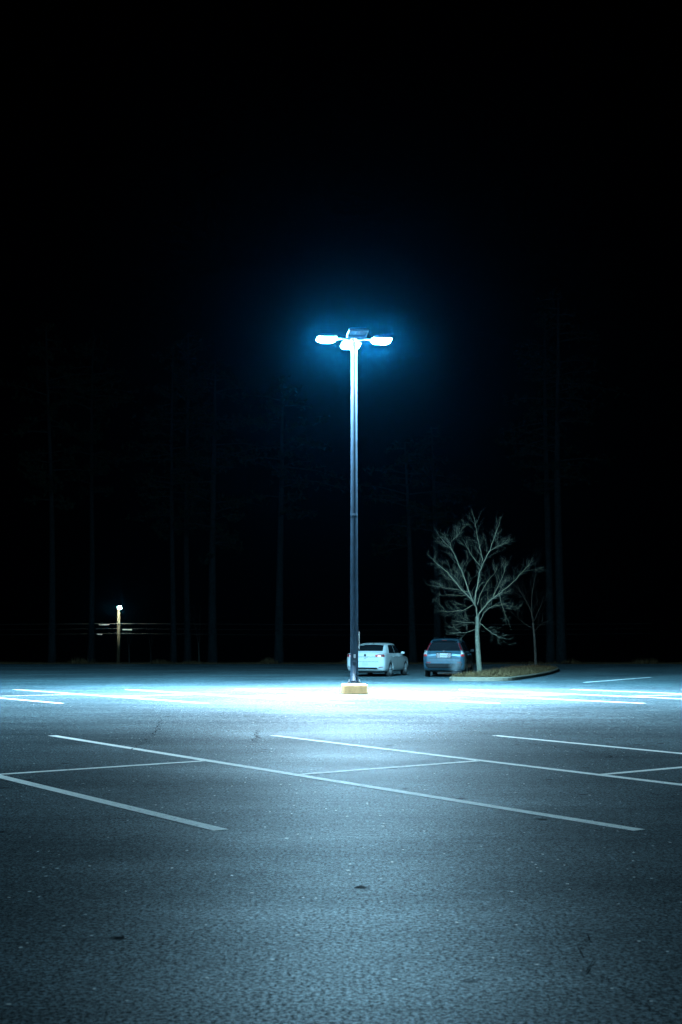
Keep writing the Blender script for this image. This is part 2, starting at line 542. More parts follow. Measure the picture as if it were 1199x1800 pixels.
def make_lamp():
    t = empty('parking_lot_lamp', (PX, PY, PZ))
    tag(t, 'tall dark lamp post on a yellow concrete block with three lit heads', 'street lamp')
    mb = MB()
    rings = []
    for a, z in ((.355, -.1), (.352, .02), (.335, .24), (.325, .265), (.31, .275)):
        rings.append([(x, y, z) for x, y in square_profile(a, 4, .16)])
    mb.add(*loft_rings(rings))
    f = mb.build('concrete_footing', M['footing'], t); f.rotation_euler = (0, 0, R(7))
    mb = MB()
    mb.box((0, 0, .325), (.37, .37, .022), R(7))
    mb.build('base_plate', M['bronze'], t, bevel=.004)
    for sx in (-1, 1):
        for sy in (-1, 1):
            mb = MB(); x, y = sx * .145, sy * .145
            mb.tube([(x, y, .26), (x, y, .40)], .014, 8)
            mb.tube([(x, y, .337), (x, y, .360)], .026, 6)
            mb.tube([(x, y, .288), (x, y, .312)], .026, 6)
            b = mb.build('anchor_bolt', M['steel'], t)
    H = HZ - PZ
    mb = MB()
    prof = [(.150, .337), (.150, .37), (.121, .372)]
    zs = [.372 + (H + .05 - .372) * k / 16 for k in range(17)]
    prof += [(.115 - .030 * k / 16, z) for k, z in enumerate(zs)] + [(.075, H + .075), (0, H + .08)]
    mb.lathe([(0, .337)] + prof, 28)
    for z in (5.05,):
        r_ = .115 - .030 * (z - .37) / H
        mb.lathe([(r_, z - .05), (r_ + .0015, z - .045), (r_ + .0015, z + .045), (r_, z + .05)], 28)
    p = mb.build('pole', M['bronze'], t, smooth=True)
    mb = MB(); mb.tube([(0, -.117, .86), (0, -.140, .86)], .075, 18)
    mb.tube([(0, -.140, .86), (0, -.146, .86)], .060, 18)
    mb.build('hand_hole_cover', M['bronze'], p, bevel=.004)
    mb = MB(); mb.box((0.01, -.1195, 1.06), (.055, .006, .10)); mb.build('sticker', M['plate_white'], p)
    # sign plate strapped to the pole and seen edge on
    mb = MB(); mb.box((.140, .06, 1.50), (.022, .30, .50)); mb.box((.125, .03, 1.36), (.02, .05, .03)); mb.box((.125, .03, 1.66), (.02, .05, .03))
    mb.build('sign_plate', M['plate_white'], t, bevel=.004)
    yaw = R(7)
    for k, lit in ((0, True), (1, True), (2, True), (3, False)):
        a = yaw + k * math.pi / 2
        d = Vector((math.cos(a), math.sin(a), 0))
        hd = empty('lamp_head', (d.x * .80, d.y * .80, H), a); hd.parent = t
        # children are written in the head's own frame: x away from the pole
        mb = MB()
        mb.tube([(-.72, 0, -.02), (-.30, 0, -.02)], .030, 10)
        mb.build('arm', M['bronze'], hd, smooth=True)
        rings = []
        for s, z in ((.275, -.03), (.285, -.02), (.285, .01), (.25, .05), (.20, .07)):
            rings.append([(x, y, z) for x, y in square_profile(s, 5, .22)])
        mb = MB(); mb.add(*loft_rings(rings, cap0=False))
        mb.build('housing', M['housing'], hd, smooth=False)
        if lit:
            mb = MB(); prof = []
            for q in range(9):
                e = q / 8 * math.pi / 2
                s = .268 * math.cos(e) ** 0.8 if q < 8 else 0.004
                rings_z = -.022 - .10 * math.sin(e)
                prof.append([(x, y, rings_z) for x, y in square_profile(s, 5, .45)])
            mb.add(*loft_rings(prof, cap0=True, cap1=True))
            mb.build('lens', M['lens_lit'], hd, smooth=True)
            ld = bpy.data.lights.new('lamp_beam', 'SPOT')
            ld.energy = BEAM; ld.color = BEAM_COL; ld.spot_size = R(138); ld.spot_blend = 1.0; ld.shadow_soft_size = .10
            lo = bpy.data.objects.new('lamp_beam', ld); COL.objects.link(lo); lo.parent = hd; lo.location = (0, 0, -.23)
            lo.rotation_euler = (Matrix.Rotation(-a, 3, 'Z') @ Matrix.Rotation(R(-12), 3, 'X') @ Matrix.Rotation(a, 3, 'Z')).to_euler()
            lo.scale = (.72, 1.06, 1)
        else:
            hd['label'] = 'unlit lamp head facing the camera side'
            hd.rotation_euler = (0, R(-8), a)
            mb = MB()
            for c, s in (((0, .262), (.53, .03)), ((0, -.262), (.53, .03)), ((.262, 0), (.03, .494)), ((-.262, 0), (.03, .494))):
                mb.box((c[0], c[1], -.045), (s[0], s[1], .03))
            mb.build('lens_frame', M['steel'], hd)
            mb = MB(); mb.box((0, 0, .02), (.49, .49, .01)); mb.build('reflector', M['reflector'], hd)
            mb = MB()
            mb.tube([(.22, -.07, -.03), (.0, -.07, -.03)], .022, 10); mb.tube([(.22, .03, -.03), (.0, .03, -.03)], .022, 10)
            mb.build('lamp_tube', M['plate_white'], hd)
    return t
make_lamp()

# ------------------------------------------------------------------ cars
def catmull(a, b, c, d, t):
    return 0.5 * (2 * b + (c - a) * t + (2 * a - 5 * b + 4 * c - d) * t * t + (3 * b - a - 3 * c + d) * t ** 3)
class Loft:
    def __init__(s, xs, secs): s.xs, s.secs = xs, secs
    def sec(s, x):
        xs = s.xs
        i = max(k for k in range(len(xs) - 1) if xs[k] <= x + 1e-9)
        t = (x - xs[i]) / (xs[i + 1] - xs[i])
        # hermite with finite-difference tangents so uneven spacing stays smooth
        out = []
        for j in range(len(s.secs[0])):
            r = []
            for c in (0, 1):
                p0, p1 = s.secs[i][j][c], s.secs[i + 1][j][c]
                h = xs[i + 1] - xs[i]
                def slope(k):
                    if k == 0 or k == len(xs) - 1: 
                        k2 = 0 if k == 0 else len(xs) - 2
                        return (s.secs[k2 + 1][j][c] - s.secs[k2][j][c]) / (xs[k2 + 1] - xs[k2])
                    l = (s.secs[k][j][c] - s.secs[k - 1][j][c]) / (xs[k] - xs[k - 1])
                    q = (s.secs[k + 1][j][c] - s.secs[k][j][c]) / (xs[k + 1] - xs[k])
                    return 0 if l * q <= 0 else 2 * l * q / (l + q)
                m0, m1 = slope(i) * h, slope(i + 1) * h
                r.append(p0 * (2 * t**3 - 3 * t * t + 1) + m0 * (t**3 - 2 * t * t + t) + p1 * (-2 * t**3 + 3 * t * t) + m1 * (t**3 - t * t))
            out.append(r)
        return out
    def ring(s, x, m=4):
        h = s.sec(x); pts = []
        n = len(h)
        for j in range(n - 1):
            a, b, c, d = h[max(j - 1, 0)], h[j], h[j + 1], h[min(j + 2, n - 1)]
            for k in range(m):
                t = k / m
                pts.append((catmull(a[0], b[0], c[0], d[0], t), catmull(a[1], b[1], c[1], d[1], t)))
        pts.append(tuple(h[-1]))
        full = [(x, y, z) for y, z in pts] + [(x, -y, z) for y, z in reversed(pts[1:-1])]
        return full
    def mesh(s, n=48):
        x0, x1 = s.xs[0], s.xs[-1]
        X = [x0 + (x1 - x0) * (0.5 - 0.5 * math.cos(math.pi * i / n)) for i in range(n + 1)]
        return loft_rings([s.ring(x) for x in X])
def body_sec(hw, zl, zs, zt):
    zm = (zl + zs) / 2
    return [(0, zl), (.80 * hw, zl), (.965 * hw, zl + .09), (hw, zm), (.985 * hw, zs - .10), (.93 * hw, zs - .01), (.6 * hw, zt - .012), (0, zt)]
def cabin_sec(hb, zb, ht, zt):
    if zt - zb < .12: return [(0, zb - .3), (hb, zb - .3), (hb, zb - .15), (hb * .98, zb - .02), (hb * .9, zt - .02), (hb * .6, zt), (0, zt)]
    return [(0, zb - .3), (hb + .01, zb - .3), (hb + .01, zb - .12), (hb, zb), (ht + .045, zt - .10), (ht * .86, zt - .018), (0, zt)]

def tree_of(parts):
    vs, fs = [], []
    for v, f in parts:
        b = len(vs); vs += [Vector(q) for q in v]; fs += [tuple(b + i for i in k) for k in f]
    return BVHTree.FromPolygons(vs, fs)

class Car:
    def __init__(s, root, L, W, lower, cabin, wheels, wr, paint):
        s.root, s.L, s.W = root, L, W
        a = Loft([q[0] for q in lower], [body_sec(*q[1:]) for q in lower]).mesh(56)
        c = Loft([q[0] for q in cabin], [cabin_sec(*q[1:]) for q in cabin]).mesh(44)
        s.bvh = tree_of([a, c])
        # lower shell with the wheel arches cut out
        ma = MB(); ma.add(*a); oa = ma.build('tmp_shell', paint)
        mc = MB()
        for x in wheels:
            for sy in (-1, 1):
                mc.lathe([(0, -.17), (wr + .055, -.17), (wr + .055, .17), (0, .17)], 36, (x, sy * (W / 2 - .02), wr), axis='y')
        oc = mc.build('tmp_cutter', paint)
        bmc = bmesh.new(); bmc.from_mesh(oc.data); bmesh.ops.remove_doubles(bmc, verts=bmc.verts, dist=1e-5); bmesh.ops.recalc_face_normals(bmc, faces=bmc.faces); bmc.to_mesh(oc.data); bmc.free()
        md = oa.modifiers.new('cut', 'BOOLEAN'); md.operation = 'DIFFERENCE'; md.object = oc; md.solver = 'EXACT'
        dg = bpy.context.evaluated_depsgraph_get(); dg.update()
        me = bpy.data.meshes.new_from_object(oa.evaluated_get(dg))
        bpy.data.objects.remove(oa); bpy.data.objects.remove(oc)
        bm = bmesh.new(); bm.from_mesh(me)
        o = MB(); o.add(*c); tm = bpy.data.meshes.new('t'); tm.from_pydata(o.v, [], o.f); bm.from_mesh(tm)
        bmesh.ops.recalc_face_normals(bm, faces=bm.faces)
        bm.to_mesh(me); bm.free()
        me.name = 'body'; me.materials.clear(); me.materials.append(paint)
        for p in me.polygons: p.use_smooth = len(p.vertices) < 6
        s.body = link('body', me, None, root)
        for x in wheels:
            for sy in (-1, 1): s.wheel(x, sy, wr)
    def wheel(s, x, sy, r):
        w = empty('wheel', (x, sy * (s.W / 2 - .105), r), 0); w.parent = s.root
        mb = MB()
        mb.lathe([(r * .62, -.085), (r * .80, -.100), (r * .95, -.095), (r, -.07), (r, .07), (r * .95, .095), (r * .80, .100), (r * .62, .085), (r * .62, -.085)], 40, axis='y')
        mb.build('tyre', M['rubber'], w, smooth=True)
        mb = MB()
        mb.lathe([(r * .56, -.08), (r * .655, -.092), (r * .655, .092), (r * .56, .08), (r * .56, -.08)], 36, axis='y')
        for k in range(5):
            a = 2 * math.pi * k / 5 + .3
            d = Vector((math.cos(a), 0, math.sin(a)))
            mb.tube([d * r * .1 + Vector((0, sy * .06, 0)), d * r * .6 + Vector((0, sy * .075, 0))], (.042, .026), 6)
        mb.lathe([(0, sy * .085), (r * .17, sy * .08), (r * .17, sy * .03), (0, sy * .03)], 16, axis='y')
        mb.build('rim', M['alloy'], w, smooth=False)
        mb = MB(); mb.lathe([(0, -sy * .02), (r * .5, -sy * .02), (r * .5, -sy * .05), (0, -sy * .05)], 24, axis='y'); mb.build('brake_disc', M['trim'], w)
    def panel(s, name, mat, quad, axis, side=1, nu=12, nv=6, off=.006, parent=None, smooth=True):
        """quad of four (a,b): for axis 'rear' a=y b=z, 'front' likewise, for 'side' a=x b=z; laid on the shell"""
        top = []; low = []
        for j in range(nv + 1):
            for i in range(nu + 1):
                u, v = i / nu, j / nv
                a = (quad[0][0] * (1 - u) + quad[1][0] * u) * (1 - v) + (quad[3][0] * (1 - u) + quad[2][0] * u) * v
                b = (quad[0][1] * (1 - u) + quad[1][1] * u) * (1 - v) + (quad[3][1] * (1 - u) + quad[2][1] * u) * v
                if axis == 'rear': o, d = Vector((-3, a, b)), Vector((1, 0, 0))
                elif axis == 'front': o, d = Vector((8, a, b)), Vector((-1, 0, 0))
                else: o, d = Vector((a, 4 * side, b)), Vector((0, -side, 0))
                h = s.bvh.ray_cast(o, d)
                p = h[0] if h[0] is not None else o + d * (3 if axis != 'side' else 3.2)
                top.append(p - d * off); low.append(p + d * .012)
        n = nu + 1; T = len(top); fs = []
        for j in range(nv):
            for i in range(nu):
                q = (j * n + i, j * n + i + 1, (j + 1) * n + i + 1, (j + 1) * n + i)
                fs.append(q); fs.append(tuple(T + k for k in reversed(q)))
        rim = [i for i in range(n)] + [j * n + nu for j in range(1, nv + 1)] + [nv * n + i for i in range(nu - 1, -1, -1)] + [j * n for j in range(nv - 1, 0, -1)]
        for a, b in zip(rim, rim[1:] + rim[:1]): fs.append((a, b, T + b, T + a))
        mb = MB(); mb.add(top + low, fs)
        return mb.build(name, mat, parent or s.root, smooth=False)
    def surf(s, axis, a, b, side=1):
        o, d = (Vector((-3, a, b)), Vector((1, 0, 0))) if axis == 'rear' else (Vector((a, 4 * side, b)), Vector((0, -side, 0)))
        h = s.bvh.ray_cast(o, d)
        return h[0] if h[0] is not None else Vector((0, a, b))

def sedan():
    t = empty('parked_sedan', (1.03, 57.15, gz(58.5) + .0), R(90 - 17))
    tag(t, 'white four-door sedan parked behind the tall lamp post', 'car')
    L, W = 4.66, 1.79
    lower = [(0.0, .66, .42, .86, .90), (.05, .775, .34, .955, 1.0), (.14, .845, .27, 1.01, 1.07), (.35, .875, .24, 1.01, 1.075), (.8, .893, .22, .985, 1.05),
             (1.4, .895, .20, .95, 1.0), (2.4, .895, .20, .93, .97), (3.3, .893, .20, .90, .95), (3.8, .885, .20, .84, .91), (4.3, .83, .22, .74, .81), (4.58, .70, .28, .64, .70), (4.66, .55, .36, .56, .60)]
    cabin = [(.50, .74, 1.02, .70, 1.04), (.72, .77, 1.0, .66, 1.17), (1.0, .79, .98, .625, 1.31), (1.28, .80, .97, .605, 1.41), (1.6, .80, .96, .60, 1.452), (2.0, .80, .96, .60, 1.462), (2.45, .80, .95, .60, 1.44),
             (2.8, .80, .94, .62, 1.31), (3.2, .79, .92, .66, 1.10), (3.5, .78, .92, .70, .98)]
    c = Car(t, L, W, lower, cabin, (.98, 3.62), .32, M['white_paint'])
    g = M['glass']
    c.panel('rear_window', g, [(-.61, 1.115), (.61, 1.115), (.515, 1.385), (-.515, 1.385)], 'rear', nu=16)
    c.panel('windscreen', g, [(-.64, 1.06), (.64, 1.06), (.54, 1.38), (-.54, 1.38)], 'front', nu=16)
    for sd in (-1, 1):
        c.panel('side_window', g, [(1.08, 1.02), (1.98, 1.0), (1.98, 1.37), (1.38, 1.365)], 'side', sd, nu=8, nv=6)
        c.panel('side_window', g, [(2.04, 1.0), (3.02, .99), (2.58, 1.33), (2.04, 1.37)], 'side', sd, nu=8, nv=6)
        # tail lamps: outer and inner piece, each with a small emissive patch
        c.panel('tail_lamp', M['red_dark'], [(sd * .84, .87), (sd * .62, .87), (sd * .62, .985), (sd * .83, .985)], 'rear', nu=8, nv=4, off=.012)
        c.panel('tail_lamp', M['red_lens'], [(sd * .62, .87), (sd * .47, .885), (sd * .44, .955), (sd * .62, .985)], 'rear', nu=8, nv=4, off=.013)
        c.panel('tail_lamp_glow', M['tail_glow'], [(sd * .70, .89), (sd * .56, .89), (sd * .56, .93), (sd * .70, .93)], 'rear', nu=5, nv=3, off=.017)
        c.panel('rear_reflector', M['red_dark'], [(sd * .78, .425), (sd * .60, .415), (sd * .60, .445), (sd * .78, .455)], 'rear', nu=6, nv=2, off=.010)
        for x in (1.55, 2.55):
            p = c.surf('side', x, .86, sd); mb = MB(); mb.box((p.x, p.y + sd * .02, p.z), (.20, .03, .03)); mb.build('door_handle', M['white_paint'], t, bevel=.006)
        p = c.surf('side', 2.9, .98, sd)
        mb = MB(); mb.box((2.95, sd * .925, 1.01), (.09, .15, .10)); mb.box((2.96, sd * .84, .97), (.06, .08, .03)); m = mb.build('wing_mirror', M['white_paint'], t, bevel=.02)
        for x0, x1 in ((1.14, 1.15), (2.01, 2.02), (3.12, 3.13)):
            c.panel('door_seam', M['trim'], [(x0, .30), (x1, .30), (x1, .92), (x0, .92)], 'side', sd, nu=1, nv=10, off=.003)
        c.panel('side_skirt', M['trim'], [(1.36, .21), (3.24, .21), (3.24, .255), (1.36, .255)], 'side', sd, nu=10, nv=2, off=.004)
        c.panel('head_lamp', M['clear_lens'], [(sd * .72, .60), (sd * .48, .58), (sd * .46, .67), (sd * .66, .68)], 'front', nu=6, nv=3, off=.01)
    c.panel('boot_seam', M['trim'], [(-.62, .862), (.62, .862), (.62, .880), (-.62, .880)], 'rear', nu=16, nv=1, off=.003)
    c.panel('boot_seam', M['trim'], [(-.60, .660), (.60, .660), (.60, .674), (-.60, .674)], 'rear', nu=16, nv=1, off=.003)
    c.panel('lower_bumper', M['trim'], [(-.56, .345), (.56, .345), (.52, .425), (-.52, .425)], 'rear', nu=16, nv=3, off=.005)
    mb = MB(); mb.box((2.3, 0, .27), (4.1, 1.2, .16)); mb.build('underbody', M['trim'], t)
    p = c.surf('rear', 0, .945)
    mb = MB(); mb.lathe([(0, 0), (.052, 0), (.055, .01), (0, .012)], 20, (0, 0, 0), axis='y')
    e = mb.build('emblem', M['trim'], t); e.location = (p.x - .012, 0, .945); e.rotation_euler = (0, 0, R(90))
    mb = MB(); 
    for a, b in (((-.035, .03), (-.015, -.005)), ((-.015, -.005), (0, .012)), ((0, .012), (.015, -.005)), ((.015, -.005), (.035, .03)), ((-.022, .036), (0, .004)), ((0, .004), (.022, .036))):
        mb.tube([(a[0], 0, a[1]), (b[0], 0, b[1])], .004, 5)
    q = mb.build('emblem_letters', M['chrome'], e); q.location = (0, .016, 0)
    mb = MB(); p = c.surf('rear', 0, .80); mb.box((p.x - .004, 0, .82), (.006, .13, .022)); mb.build('name_badge', M['chrome'], t)
    mb = MB(); p = c.surf('rear', 0, .55); mb.box((p.x - .010, 0, .575), (.014, .30, .145)); mb.build('number_plate', M['plate_white'], t, bevel=.003)
    mb = MB(); mb.tube([(1.35, 0, 1.41), (1.30, 0, 1.47), (1.42, 0, 1.445)], (.02, .012, .02), 6); mb.build('roof_aerial', M['trim'], t)
    for y in (-.5, .5):
        mb = MB(); mb.tube([(.10, y, .31), (.5, y, .31)], .035, 12); mb.build('exhaust_pipe', M['steel'], t)
sedan()

def suv():
    t = empty('parked_suv', (4.36, 56.6, gz(58.0)), R(90 - 11))
    tag(t, 'light blue sport utility car with exhaust vapour, parked left of the planting island', 'car')
    L, W = 4.52, 1.82
    lower = [(0.0, .72, .46, .90, .95), (.04, .815, .38, 1.0, 1.05), (.12, .875, .32, 1.06, 1.10), (.35, .90, .28, 1.08, 1.12), (.9, .91, .26, 1.07, 1.12), (1.6, .91, .25, 1.05, 1.10),
             (2.6, .91, .25, 1.03, 1.08), (3.3, .905, .25, 1.0, 1.06), (3.8, .89, .26, .95, 1.02), (4.2, .83, .28, .86, .94), (4.44, .70, .34, .74, .80), (4.52, .55, .42, .64, .68)]
    cabin = [(.10, .80, 1.06, .74, 1.085), (.17, .815, 1.07, .70, 1.20), (.27, .82, 1.07, .635, 1.38), (.37, .825, 1.07, .60, 1.52), (.50, .825, 1.06, .575, 1.60), (.85, .825, 1.06, .56, 1.645), (1.6, .825, 1.06, .56, 1.665),
             (2.4, .82, 1.05, .57, 1.63), (2.85, .81, 1.03, .64, 1.48), (3.3, .80, 1.02, .68, 1.22), (3.6, .78, 1.0, .70, 1.05)]
    c = Car(t, L, W, lower, cabin, (.90, 3.52), .345, M['blue_paint'])
    g = M['glass']
    c.panel('rear_window', g, [(-.70, 1.13), (.70, 1.13), (.54, 1.53), (-.54, 1.53)], 'rear', nu=16)
    c.panel('windscreen', g, [(-.66, 1.12), (.66, 1.12), (.55, 1.55), (-.55, 1.55)], 'front', nu=16)
    mb = MB()
    mb.add(*loft_rings([[(x, y, z) for x, z in ((.26, 1.593 - .05 * (y / .6) ** 2), (.30, 1.578 - .05 * (y / .6) ** 2), (.62, 1.603 - .05 * (y / .6) ** 2), (.62, 1.633 - .05 * (y / .6) ** 2), (.40, 1.633 - .05 * (y / .6) ** 2))] for y in [-.54 + .09 * k for k in range(13)]]))
    mb.build('roof_spoiler', M['blue_paint'], t, smooth=False)
    p = c.surf('rear', 0, 1.50)
    mb = MB(); mb.box((.275, 0, 1.580), (.012, .20, .022)); mb.build('high_brake_lamp', M['red_dark'], t)
    for sd in (-1, 1):
        c.panel('side_window', g, [(.50, 1.15), (1.05, 1.12), (1.05, 1.46), (.62, 1.44)], 'side', sd, nu=6, nv=6)
        c.panel('side_window', g, [(1.12, 1.12), (1.98, 1.10), (1.98, 1.50), (1.12, 1.49)], 'side', sd, nu=8, nv=6)
        c.panel('side_window', g, [(2.05, 1.10), (3.05, 1.09), (2.60, 1.46), (2.05, 1.50)], 'side', sd, nu=8, nv=6)
        # tall lamp cluster on the rear pillar: red above, clear in the middle, red below
        tl = c.panel('tail_lamp', M['red_dark'], [(sd * .80, 1.14), (sd * .715, 1.14), (sd * .57, 1.48), (sd * .645, 1.46)], 'rear', nu=4, nv=8, off=.012)
        cl = c.panel('clear_lens', M['clear_lens'], [(sd * .86, .99), (sd * .72, .99), (sd * .715, 1.135), (sd * .80, 1.135)], 'rear', nu=5, nv=5, off=.014, parent=tl)
        lo = c.panel('lower_lens', M['red_lens'], [(sd * .865, .90), (sd * .70, .91), (sd * .72, .985), (sd * .86, .985)], 'rear', nu=5, nv=4, off=.014, parent=tl)
        c.panel('rear_reflector', M['red_dark'], [(sd * .74, .62), (sd * .56, .62), (sd * .56, .665), (sd * .74, .67)], 'rear', nu=6, nv=2, off=.010)
        for x in (1.50, 2.50):
            p = c.surf('side', x, .95, sd); mb = MB(); mb.box((p.x, p.y + sd * .02, p.z), (.20, .03, .035)); mb.build('door_handle', M['blue_paint'], t, bevel=.006)
        mb = MB(); mb.box((2.95, sd * .945, 1.11), (.10, .15, .12)); mb.box((2.96, sd * .86, 1.07), (.07, .10, .04)); mb.build('wing_mirror', M['trim'], t, bevel=.02)
        for x0, x1 in ((1.085, 1.095), (2.01, 2.02), (3.12, 3.13)):
            c.panel('door_seam', M['trim'], [(x0, .38), (x1, .38), (x1, 1.0), (x0, 1.0)], 'side', sd, nu=1, nv=10, off=.003)
        c.panel('side_skirt', M['trim'], [(1.32, .27), (3.12, .27), (3.12, .40), (1.32, .40)], 'side', sd, nu=10, nv=2, off=.006)
        c.panel('head_lamp', M['head_glow'], [(sd * .70, .70), (sd * .46, .68), (sd * .46, .79), (sd * .66, .80)], 'front', nu=6, nv=3, off=.01)
    c.panel('lower_bumper', M['trim'], [(-.72, .39), (.72, .39), (.80, .60), (-.80, .60)], 'rear', nu=18, nv=3, off=.006)  # black bumper trim, carried higher to paint in the shade under the tail
    c.panel('bumper_step', M['blue_paint'], [(-.80, .70), (.80, .70), (.80, .80), (-.80, .80)], 'rear', nu=22, nv=4, off=.035)
    c.panel('tailgate_seam', M['trim'], [(-.66, .815), (.66, .815), (.66, .827), (-.66, .827)], 'rear', nu=16, nv=1, off=.003)
    mb = MB(); p = c.surf('rear', 0, 1.02); mb.box((p.x - .015, 0, 1.055), (.045, .62, .035)); mb.build('tailgate_handle', M['trim'], t, bevel=.008)
    p = c.surf('rear', 0, .93)
    mb = MB(); mb.box((p.x - .004, -.0, .945), (.02, .66, .215)); mb.build('plate_recess', M['trim'], t, bevel=.008)
    mb = MB(); mb.box((p.x - .020, 0, .945), (.014, .62, .19)); mb.build('plate_surround', M['chrome'], t, bevel=.003)
    mb = MB(); mb.box((p.x - .030, 0, .94), (.010, .31, .155)); npl = mb.build('number_plate', M['number_plate'], t, bevel=.003)
    mb = MB()
    for k in range(6): mb.box((p.x - .0362, -.10 + .04 * k, .94), (.002, .022, .055))
    mb.build('plate_marking', M['plate_ink'], npl)
    mb = MB(); p = c.surf('rear', 0, 1.09)
    for y in (-.03, .03): mb.box((.05, y, 1.115), (.02, .012, .07))
    mb.box((.05, 0, 1.115), (.02, .06, .012)); mb.build('emblem', M['chrome'], t)
    mb = MB(); mb.tube([(.16, 0, 1.14), (.165, .02, 1.20), (.24, -.28, 1.33)], (.022, .010, .006), 6); mb.build('rear_wiper', M['trim'], t)
    mb = MB(); mb.box((2.2, 0, .32), (3.9, 1.2, .16)); mb.build('underbody', M['trim'], t)
    mb = MB(); mb.tube([(.08, -.50, .34), (.5, -.50, .34)], .034, 12); mb.build('exhaust_pipe', M['steel'], t)
    for sd in (-1, 1):
        mb = MB(); mb.tube([(.85, sd * .50, 1.63), (.95, sd * .50, 1.69), (2.2, sd * .50, 1.69), (2.3, sd * .50, 1.62)], .016, 6); mb.build('roof_rail', M['trim'], t)
    # dipped beams of the running car
    for sd in (-1, 1):
        ld = bpy.data.lights.new('head_lamp_beam', 'SPOT'); ld.energy = 260; ld.color = (1.0, .50, .20); ld.spot_size = R(60); ld.spot_blend = .6; ld.shadow_soft_size = .06
        lo = bpy.data.objects.new('head_lamp_beam', ld); COL.objects.link(lo); lo.parent = t
        lo.location = (4.62, sd * .62, .74)
        lo.rotation_euler = (0, R(-90 + 1.5), R(-6))
    return t
SUV = suv()

# exhaust vapour behind the tail pipe
def vapour():
    mb = MB(); rings = []
    for k in range(9):
        e = -math.pi / 2 + math.pi * k / 8
        rings.append([(.42 * math.cos(e) * math.cos(a) + .10 * math.sin(e), .36 * math.cos(e) * math.sin(a), .37 * math.sin(e)) for a in [2 * math.pi * i / 16 for i in range(16)]])
    mb.add(*loft_rings(rings))
    m = bpy.data.materials.new('exhaust_vapour'); m.use_nodes = True; nt = m.node_tree
    nt.nodes.remove(nt.nodes['Principled BSDF'])
    pv = N(nt, 'ShaderNodeVolumePrincipled'); pv.inputs['Color'].default_value = (.9, .95, 1, 1)
    c = coords(nt, (1, 1, .7))
    gr = N(nt, 'ShaderNodeTexGradient', gradient_type='SPHERICAL')
    mp = N(nt, 'ShaderNodeMapping'); mp.inputs['Scale'].default_value = (2.6, 2.9, 3.6)
    nt.links.new(c, mp.inputs[0]); nt.links.new(mp.outputs[0], gr.inputs[0])
    nz = ramp(nt, noise(nt, 4, 4, .6, c), [(.35, 0.0), (.65, 1.0)])
    mul = N(nt, 'ShaderNodeMath', operation='MULTIPLY'); nt.links.new(gr.outputs['Fac'], mul.inputs[0]); nt.links.new(nz, mul.inputs[1])
    mu2 = N(nt, 'ShaderNodeMath', operation='MULTIPLY'); m3 = N(nt, 'ShaderNodeMath', operation='MULTIPLY'); nt.links.new(mul.outputs[0], m3.inputs[0]); nt.links.new(gr.outputs['Fac'], m3.inputs[1])
    nt.links.new(m3.outputs[0], mu2.inputs[0]); mu2.inputs[1].default_value = 4.0
    nt.links.new(mu2.outputs[0], pv.inputs['Density'])
    nt.links.new(pv.outputs[0], nt.nodes['Material Output'].inputs['Volume'])
    o = mb.build('exhaust_vapour', m, smooth=True)
    o.location = (4.83, 56.15, gz(56) + .47)
    tag(o, 'pale puff of exhaust vapour behind the blue car', 'vapour', kind='stuff')
vapour()

